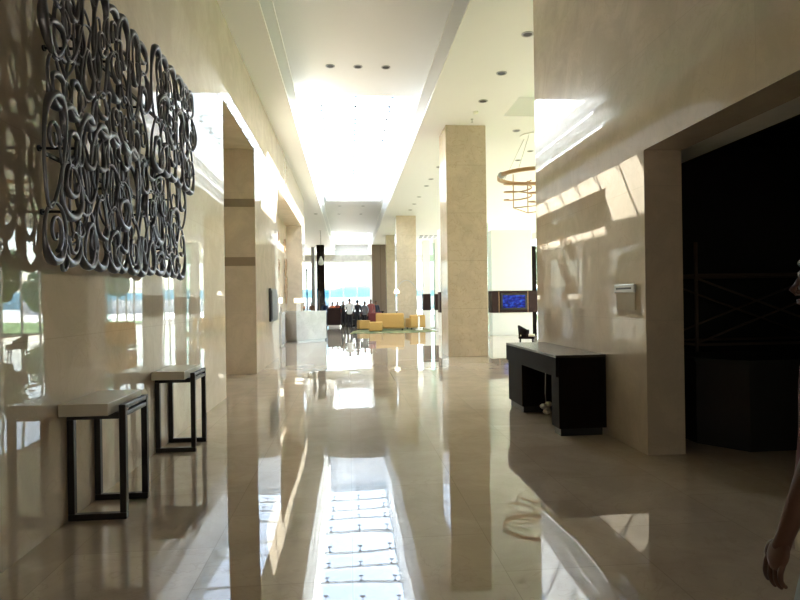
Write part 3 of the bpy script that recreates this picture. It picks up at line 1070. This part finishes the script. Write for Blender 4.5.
# downlights (unlit, dark apertures)
def downlight(x, y, z, label, r=.085, first=[None]):
    if first[0] is None:
        t = thing('ceiling_downlight', label, 'downlight', (x, y, z), 0, 'unlit recessed downlights in the ceilings')
        mb = MB()
        n = 20
        prof = [(.085, -.012), (.115, -.012), (.118, 0), (.085, 0)]
        rg = [[mb.bm.verts.new((q * cos(2 * pi * k / n), q * sin(2 * pi * k / n), zz)) for q, zz in prof] for k in range(n)]
        for k in range(n):
            for j in range(4):
                mb.bm.faces.new((rg[k][j], rg[k][(j + 1) % 4], rg[(k + 1) % n][(j + 1) % 4], rg[(k + 1) % n][j]))
        mb.build('trim_ring', M['steel'], t)
        mb = MB(); mb.lathe([(.086, -.009), (.086, -.002)], n=20); mb.build('aperture', M['black'], t)
        first[0] = t
        return t
    return dup(first[0], (x, y, z), None, label)
TRAY = 7.65
downlight(-.40, 14.7, TRAY, 'left one of three downlights in the raised tray ceiling before the skylight')
downlight(.31, 14.7, TRAY, 'middle one of three downlights in the raised tray ceiling before the skylight')
downlight(1.03, 14.7, TRAY, 'right one of three downlights in the raised tray ceiling before the skylight')
downlight(-.5, 36.1, TRAY, 'left downlight of the front pair in the far tray beyond the skylight')
downlight(.97, 36.1, TRAY, 'right downlight of the front pair in the far tray beyond the skylight')
downlight(-.6, 39.4, TRAY, 'left downlight of the second row in the far tray beyond the skylight')
downlight(.9, 39.4, TRAY, 'right downlight of the second row in the far tray beyond the skylight')
ords = ['first', 'second', 'third', 'fourth', 'fifth', 'sixth', 'seventh', 'eighth', 'ninth']
for k, y in enumerate((10.48, 12.32, 14.08, 21.1, 23.2, 24.6, 27.2, 29.2, 31.1)):
    downlight(3.42, y, ZC, '%s downlight from the camera in the row along the square columns' % ords[k])
downlight(5.0, 16.5, ZC, 'downlight in the lobby ceiling just right of the square column top')
downlight(6.15, 18.75, ZC, 'downlight in the lobby ceiling above the right side of the chandelier')
downlight(6.1, 20.0, ZC, 'downlight in the lobby ceiling farther back above the chandelier')
downlight(-1.8, 32.5, ZC, 'downlight in the low ceiling strip left of the far tray')
t = thing('ceiling_smoke_detector', 'small round white detector on the ceiling in front of the square column', 'detector', (3.42, 14.9, ZC))
mb = MB(); mb.lathe([(.03, -.06), (.06, -.05), (.07, -.02), (.07, 0)], n=18); mb.build('housing', M['plastic'], t)
t = thing('ceiling_sprinkler', 'small sprinkler head on the ceiling just before the square column', 'sprinkler', (3.45, 15.5, ZC))
mb = MB(); mb.lathe([(.035, -.09), (.035, -.085), (.012, -.08), (.012, -.02), (.04, -.01), (.04, 0)], n=14); mb.build('head', M['steel'], t)

# ------------------------------------------------------------------ people
def skin_mesh(verts, edges, radii, sub=2, root=0):
    me = bpy.data.meshes.new('tmp')
    me.from_pydata(verts, edges, [])
    o = bpy.data.objects.new('tmp', me)
    COL.objects.link(o)
    o.modifiers.new('skin', 'SKIN')
    if not me.skin_vertices:
        me.attributes  # the modifier creates the layer on evaluation
    sv = me.skin_vertices[0].data if me.skin_vertices else None
    if sv is None:
        bm = bmesh.new(); bm.from_mesh(me); bm.verts.layers.skin.verify(); bm.to_mesh(me); bm.free()
        sv = me.skin_vertices[0].data
    for i, r in enumerate(radii):
        rr = r if isinstance(r, (tuple, list)) else (r, r)
        sv[i].radius = rr
        sv[i].use_root = (i == root)
    ss = o.modifiers.new('ss', 'SUBSURF'); ss.levels = sub; ss.render_levels = sub
    dg = bpy.context.evaluated_depsgraph_get()
    res = bpy.data.meshes.new_from_object(o.evaluated_get(dg))
    bpy.data.objects.remove(o)
    return res

def join_into(mb, me, mi=0, mat=None):
    t = bmesh.new(); t.from_mesh(me)
    mb.mi = mi
    mb.merge(t, mat, smooth=True)

MATC = {}
def colmat(name, c, rough=.8):
    if name not in MATC:
        MATC[name] = simple(name, c, rough, noise=.1, scale=20)
    return MATC[name]
SKIN_M = colmat('brown_skin', (.20, .10, .06), .5)
SKIN_D = colmat('deep_brown_skin', (.11, .05, .032), .45)
HAIR = colmat('black_hair', (.010, .009, .009), .4)
EYEW = colmat('eye_white', (.7, .68, .64), .3)
LIP = colmat('lips', (.22, .085, .07), .5)

def person(label, loc, rz, h=1.72, shirt=('white_shirt', (.75, .74, .72)), trouser=('dark_trousers', (.02, .02, .025)), skin=None,
           arm_l=None, arm_r=None, leg_l=None, leg_r=None, hair='short', head_tilt=(0, 0), sleeve='long', female=False, pron=(0, 0), curl=.5):
    """a standing figure, front towards local +Y, origin between the feet"""
    skin = skin or SKIN_M
    k = h / 1.75
    t = thing('person', label, 'person', loc, rz)
    sw = .185 if not female else .165
    arm_l = arm_l or ((-.235, -.02, 1.13), (-.25, .07, .88))
    arm_r = arm_r or ((.235, -.02, 1.13), (.25, .07, .88))
    leg_l = leg_l or ((-.10, .02, .50), (-.11, -.02, .09))
    leg_r = leg_r or ((.10, .02, .50), (.11, -.02, .09))
    hx, hy = head_tilt
    V, E_, R_ = [], [], []
    def add(p, r, par=None):
        V.append((p[0] * k, p[1] * k, p[2] * k)); R_.append((r[0] * k, r[1] * k) if isinstance(r, tuple) else r * k)
        if par is not None:
            E_.append((par, len(V) - 1))
        return len(V) - 1
    pel = add((0, 0, .95), (.135, .10))
    ab = add((0, .005, 1.10), (.115, .085), pel)
    ch = add((0, 0, 1.28), (.145, .10), ab)
    up = add((0, -.01, 1.41), (.10, .075), ch)
    nk = add((0, .0, 1.49), .055, up)
    add((hx * .6, .004 + hy * .6, 1.60), .050, nk)
    for s, arm in ((-1, arm_l), (1, arm_r)):
        sh = add((s * sw, -.01, 1.405), .058, up)
        el = add(arm[0], .040, sh)
        a, b_ = Vector(arm[0]), Vector(arm[1])
        fa = add(a.lerp(b_, .35), .038, el)
        wr = add(b_, (.026, .022), fa)
        d = (b_ - a).normalized()
        add(b_ + d * .05, (.030, .016), wr)
    for s, leg in ((-1, leg_l), (1, leg_r)):
        hp = add((s * .09, 0, .87), .088, pel)
        kn = add(leg[0], .056, hp)
        a, b_ = Vector(leg[0]), Vector(leg[1])
        cf = add(a.lerp(b_, .3) + Vector((0, -.012, 0)), .055, kn)
        an = add(b_, .036, cf)
        add(b_ + Vector((s * .01, .10, -.05)), (.040, .028), an)
        add(b_ + Vector((s * .015, .17, -.06)), (.034, .022), len(V) - 1)
    mb = MB()
    join_into(mb, skin_mesh(V, E_, R_))
    # hands: palm and five bent fingers of unequal length
    for s, arm in ((-1, arm_l), (1, arm_r)):
        a, b_ = Vector(arm[0]), Vector(arm[1])
        d = (b_ - a).normalized()
        fw = Vector((0, 1, 0)) - d * d.y
        fw.normalize()                       # thumb side (forwards)
        inn = d.cross(fw) * (1 if s < 0 else -1)
        if inn.x * s > 0:
            inn = -inn                       # palm faces the thigh
        pa = pron[0 if s < 0 else 1]         # turn the wrist: back of the hand forwards
        fw, inn = fw * cos(pa) + inn * sin(pa), inn * cos(pa) - fw * sin(pa)
        base = b_ + d * .045
        pv, pe, pr = [], [], []
        for q, p_ in enumerate((b_ + d * .01, b_ + d * .05, b_ + d * .085)):
            pv.append(tuple(p_ * k)); pr.append(((.024, .027, .026)[q] * k, (.030, .040, .041)[q] * k * .42))
            if q:
                pe.append((q - 1, q))
        # palm as a flattened block across the finger roots
        t2 = bmesh.new(); bmesh.ops.create_icosphere(t2, subdivisions=3, radius=1)
        rot = Matrix((fw, inn, d)).transposed().to_4x4()
        for v in t2.verts:
            c = Vector((v.co.x * .042, v.co.y * .017, v.co.z * .055))
            v.co = (rot @ c + b_ + d * .055) * k
        mb.mi = 0; mb.merge(t2, smooth=True)
        for f, (off, ln) in enumerate(((.030, .072), (.010, .082), (-.011, .076), (-.030, .058))):
            p0 = b_ + d * .06 + fw * off
            p1 = b_ + d * .10 + fw * off * 1.1
            c1 = curl * (.45 + .12 * f)
            d1 = (d * cos(c1) + inn * sin(c1)).normalized()
            p2 = p1 + d1 * ln * .5
            c2 = curl * (1.1 + .2 * f)
            d2 = (d * cos(c2) + inn * sin(c2)).normalized()
            p3 = p2 + d2 * ln * .3
            c3 = curl * (1.6 + .25 * f)
            p4 = p3 + (d * cos(c3) + inn * sin(c3)).normalized() * ln * .25
            join_into(mb, skin_mesh([tuple(p * k) for p in (p0, p1, p2, p3, p4)], [(0, 1), (1, 2), (2, 3), (3, 4)], [.0092 * k, .0092 * k, .0085 * k, .0078 * k, .0062 * k], 2))
        p0 = b_ + d * .025 + fw * .02
        p1 = b_ + d * .052 + fw * .050 + inn * .008
        p2 = p1 + (d * .8 + fw * .35 + inn * .25).normalized() * .036
        p3 = p2 + (d * .9 + fw * .05 + inn * .35).normalized() * .028
        join_into(mb, skin_mesh([tuple(p * k) for p in (p0, p1, p2, p3)], [(0, 1), (1, 2), (2, 3)], [.014 * k, .0115 * k, .0098 * k, .0075 * k], 2))
    # head: an egg with a narrowing jaw, brow, nose, mouth, ears and eyes
    hc = Vector((hx, .015 + hy, 1.635))
    def skull(v, g=0.0):
        x, y, z = v
        q = 1 - .30 * max(0, -z) ** 1.6
        yb = y * (1 - (.30 * max(0, -z) if y < 0 else .10 * max(0, -z)))
        return Vector((x * (.073 + g) * q, yb * (.093 + g) + (.014 * max(0, -z)), z * (.116 + g)))
    mb.mi = 0
    tb = bmesh.new(); bmesh.ops.create_icosphere(tb, subdivisions=4, radius=1)
    for v in tb.verts:
        x, y, z = v.co
        c = skull(v.co)
        if y > .5:                            # eye hollows and brow
            for s in (-1, 1):
                c.y -= .010 * math.exp(-(((x - s * .42) / .22) ** 2 + ((z - .06) / .13) ** 2))
            c.y += .004 * math.exp(-((z - .26) / .10) ** 2)
        v.co = (hc + c) * k
    mb.merge(tb, smooth=True)
    mb.tube([tuple((hc + Vector(p)) * k) for p in ((0, .086, .022), (0, .097, -.005), (0, .109, -.024), (0, .098, -.036), (0, .082, -.034))], [.007 * k, .009 * k, .0125 * k, .011 * k, .006 * k], 8)
    for s in (-1, 1):
        mb.ball(tuple((hc + Vector((s * .011, .094, -.032))) * k), .009 * k, 2)
        mb.ball(tuple((hc + Vector((s * .073, -.010, -.008))) * k), .030 * k, 2, (.30, .62, 1.05))
    mb.mi = 1
    for s in (-1, 1):
        mb.ball(tuple((hc + Vector((s * .030, .0755, .008))) * k), .0115 * k, 2, (1.15, 1, .62))
    mb.mi = 2
    for s in (-1, 1):
        mb.ball(tuple((hc + Vector((s * .030, .0835, .008))) * k), .0052 * k, 1)
        mb.tube([tuple((hc + Vector((s * .013, .088, .030))) * k), tuple((hc + Vector((s * .032, .085, .036))) * k), tuple((hc + Vector((s * .050, .070, .029))) * k)], .0038 * k, 6)
    mb.mi = 3
    mb.ball(tuple((hc + Vector((0, .0905, -.060))) * k), .022 * k, 2, (1.0, .40, .24))
    mb.ball(tuple((hc + Vector((0, .0895, -.069))) * k), .019 * k, 2, (1.0, .42, .28))
    mb.build('body', [skin, EYEW, HAIR, LIP], t)
    # hair cap
    mb = MB()
    tb = bmesh.new(); bmesh.ops.create_icosphere(tb, subdivisions=4, radius=1)
    dele = []
    for v in tb.verts:
        x, y, z = v.co
        low = -.42 if y < -.2 else (.42 if y > .35 else -.42 + .84 * (y + .2) / .55)
        if hair == 'long' and y < .3:
            low = -1.2
        if z < low:
            dele.append(v)
    bmesh.ops.delete(tb, geom=dele, context='VERTS')
    for v in tb.verts:
        x, y, z = v.co
        g2 = .010 + .003 * sin(x * 17) * sin(z * 19 + y * 13) + (.006 if z > .5 else 0)
        c = skull(v.co, g2)
        if hair == 'long' and z < -.2:
            c = Vector((x * .080, y * .09 - .02, z * .116 - (-.2 - z) * .14))
        v.co = (hc + c) * k
    bmesh.ops.solidify(tb, geom=list(tb.faces), thickness=.014 * k)
    mb.merge(tb, smooth=True)
    mb.build('hair', HAIR, t)
    # shirt
    V, E_, R_ = [], [], []
    g = .016
    am = add((0, 0, .79), (.192, .165)); a0 = add((0, 0, .92), (.176, .146), am); a1 = add((0, .005, 1.10), (.150, .116), a0); a2 = add((0, 0, 1.28), (.172, .124), a1)
    a3 = add((0, -.012, 1.41), (.128, .092), a2); a4 = add((0, -.008, 1.50), (.070, .068), a3)
    for s, arm in ((-1, arm_l), (1, arm_r)):
        sh = add((s * sw, -.01, 1.40), .068 if sleeve == 'short' else .072, a3)
        a, b_ = Vector(arm[0]), Vector(arm[1])
        s0 = Vector((s * sw, -.01, 1.405))
        if sleeve == 'short':
            add(s0.lerp(a, .62), .056, sh)
        else:
            el = add(a, .055, sh)
            add(a.lerp(b_, .86), .042, el)
    mb = MB(); join_into(mb, skin_mesh(V, E_, R_)); mb.build('shirt', colmat(*shirt), t)
    # trousers
    V, E_, R_ = [], [], []
    q0 = add((0, 0, 1.06), (.128, .095)); q1 = add((0, 0, .92), (.148, .114), q0)
    for s, leg in ((-1, leg_l), (1, leg_r)):
        hp = add((s * .092, 0, .83), .102, q1)
        a, b_ = Vector(leg[0]), Vector(leg[1])
        kn = add(a, .080, hp)
        add(a.lerp(b_, .5), .075, kn)
        add(a.lerp(b_, .9), .070, len(V) - 1)
        add(a.lerp(b_, 1.09), .072, len(V) - 1)
    mb = MB(); join_into(mb, skin_mesh(V, E_, R_)); mb.build('trousers', colmat(*trouser), t)
    for s, leg in ((-1, leg_l), (1, leg_r)):
        b_ = Vector(leg[1])
        mb = MB()
        join_into(mb, skin_mesh([tuple((b_ + Vector(p)) * k) for p in ((0, -.035, -.045), (s * .006, .05, -.045), (s * .012, .13, -.052), (s * .016, .19, -.058))], [(0, 1), (1, 2), (2, 3)], [(.042 * k, .046 * k), (.044 * k, .044 * k), (.044 * k, .036 * k), (.034 * k, .026 * k)]))
        mb.build('shoe', colmat('black_shoes', (.015, .013, .012), .4), t)
    return t

def sit_z(z): return z

# the person walking in at the right edge, facing the left wall
near = person('person at the right edge in dark red shirt and grey blue trousers, arm forward', (1.638, 1.784, 0), radians(58), 1.76,
       ('dark_red_shirt', (.10, .012, .012)), ('grey_blue_trousers', (.34, .38, .38)), SKIN_D,
       arm_l=((-.255, .10, 1.12), (-.240, .188, .835)), pron=(radians(62), 0), arm_r=((.235, -.12, 1.13), (.25, -.16, .87)),
       leg_l=((-.10, .09, .50), (-.11, .05, .09)), leg_r=((.10, -.02, .50), (.11, -.18, .11)), sleeve='short', curl=.5)
mb = MB()
mb.tube([(-.10, .125, .90), (-.120, .138, .87), (-.13, .140, .82), (-.135, .138, .77)], .009, 8)
mb.tube([(-.10, .125, .90), (-.09, .142, .86), (-.09, .144, .80)], .008, 8)
mb.build('waist_tie', colmat('cream_cord', (.62, .56, .42)), near)

WHITE = ('white_shirt', (.75, .74, .72)); DARKS = ('dark_suit_jacket', (.022, .022, .028)); DT = ('dark_trousers', (.02, .02, .025))
person('person in a white shirt and dark trousers seen from behind, hands in front', (-.27 + .3, 35.3, 0), radians(-4), 1.80, WHITE, DT,
       arm_l=((-.27, -.02, 1.15), (-.13, .16, 1.02)), arm_r=((.27, -.02, 1.15), (.13, .16, 1.02)))
person('person in a black suit standing right beside the white shirted one', (.52, 35.6, 0), radians(15), 1.70, DARKS, DT)
person('person in a grey top with dark hair behind the far ottoman', (.98, 36.2, 0), radians(150), 1.62, ('grey_top', (.22, .22, .23)), DT, hair='long', female=True)
person('person in a red shirt standing behind the maroon armchair', (1.38, 36.4, 0), radians(170), 1.74, ('red_shirt', (.34, .10, .09)), DT)
person('person in a dark jacket, rightmost of the standing group', (1.75, 37.2, 0), radians(200), 1.66, ('navy_jacket', (.025, .03, .045)), DT)
person('person in black half hidden behind the white shirted one', (-.38, 37.6, 0), radians(185), 1.66, ('black_top', (.015, .015, .016)), DT)
person('person in an orange shirt, left one behind the dark podium', (-1.12, 38.6, 0), radians(178), 1.60, ('orange_shirt', (.55, .13, .05)), DT)
person('person in a brick red shirt, right one behind the dark podium', (-.78, 38.9, 0), radians(165), 1.64, ('brick_red_shirt', (.40, .08, .05)), DT)
person('person in a dark blue shirt standing behind the glass screen', (-1.72, 41.0, 0), radians(10), 1.66, ('dark_blue_shirt', (.03, .05, .11)), DT)
person('person in a brown shirt in front of the left far window', (-2.95, 46.0, 0), radians(170), 1.62, ('brown_shirt', (.22, .12, .08)), DT)

# ------------------------------------------------------------------ daylight
W = bpy.data.worlds.new('World')
S.world = W
W.use_nodes = True
nt = W.node_tree
nt.nodes.clear()
out = N(nt, 'ShaderNodeOutputWorld')
bg = N(nt, 'ShaderNodeBackground')
sky = N(nt, 'ShaderNodeTexSky')
sky.sky_type = 'NISHITA'
sky.sun_disc = False
sun_dir = Vector((.71, .714, 1.0)).normalized()      # towards the sun
sky.sun_elevation = math.asin(sun_dir.z)
sky.sun_rotation = math.atan2(sun_dir.x, sun_dir.y)
sky.air_density = 1.0
sky.dust_density = 1.0
bg.inputs['Strength'].default_value = SKY
hs = N(nt, 'ShaderNodeHueSaturation')
hs.inputs['Saturation'].default_value = 0.72
nt.links.new(sky.outputs[0], hs.inputs['Color'])
nt.links.new(hs.outputs[0], bg.inputs['Color'])
nt.links.new(bg.outputs[0], out.inputs[0])

sl = bpy.data.lights.new('sun', 'SUN')
sl.energy = SUN
sl.angle = radians(.6)
sl.color = (1.0, .96, .90)
so = bpy.data.objects.new('sun', sl)
COL.objects.link(so)
so.rotation_euler = sun_dir.to_track_quat('Z', 'Y').to_euler()

def portal(name, loc, size, rot):
    l = bpy.data.lights.new(name, 'AREA')
    l.shape = 'RECTANGLE'
    l.size, l.size_y = size
    l.cycles.is_portal = True
    o = bpy.data.objects.new(name, l)
    COL.objects.link(o)
    o.location = loc
    o.rotation_euler = rot
portal('skylight_portal', ((SKX0 + SKX1) / 2, sum(SK1) / 2, 9.6), (SKX1 - SKX0, SK1[1] - SK1[0]), (0, 0, 0))
portal('far_skylight_portal', ((SKX0 + SKX1) / 2, sum(SK2) / 2, 9.6), (SKX1 - SKX0, SK2[1] - SK2[0]), (0, 0, 0))
portal('north_window_portal', (2, YN + .25, 3.0), (24, 6.0), (radians(-90), 0, 0))
portal('entrance_portal', ((RG0 + RG1) / 2, YB - .35, RGZ / 2), (RG1 - RG0, RGZ), (radians(90), 0, 0))
portal('east_window_portal', (XE + .25, 35.5, 3.1), (6.2, 53), (0, radians(90), 0))

# ------------------------------------------------------------------ camera
F, VPX, VPY, ROLL = 571.0, 349.0, 302.0, radians(.8)
ox, oy = VPX - 400, 300 - VPY
c_, s_ = cos(ROLL), sin(ROLL)
ux, uy = ox * c_ + oy * s_, -ox * s_ + oy * c_
yaw = math.atan2(-ux, F)
pit = math.atan2(-uy, math.hypot(F, ux))
fwd = Vector((sin(yaw) * cos(pit), cos(yaw) * cos(pit), sin(pit)))
r0 = Vector((cos(yaw), -sin(yaw), 0))
u0 = r0.cross(fwd)
r = r0 * c_ - u0 * s_
u = r0 * s_ + u0 * c_
cam = bpy.data.cameras.new('camera')
cam.sensor_width = 36
cam.lens = F / 800 * 36
cam.clip_start, cam.clip_end = .05, 6000
co = bpy.data.objects.new('camera', cam)
COL.objects.link(co)
mw = Matrix((r, u, -fwd)).transposed().to_4x4()
mw.translation = Vector((0, 0, 1.6))
co.matrix_world = mw
S.camera = co

# ------------------------------------------------------------------ render look
S.view_settings.view_transform = 'Standard'
S.view_settings.look = 'None'
S.view_settings.exposure = EXPO
S.view_settings.gamma = 1
S.view_settings.use_curve_mapping = False
S.cycles.use_denoising = True
S.cycles.max_bounces = 14
S.cycles.diffuse_bounces = 8
S.cycles.glossy_bounces = 8
S.cycles.transparent_max_bounces = 16
S.cycles.sample_clamp_indirect = 12
S.cycles.caustics_reflective = False
S.cycles.caustics_refractive = False
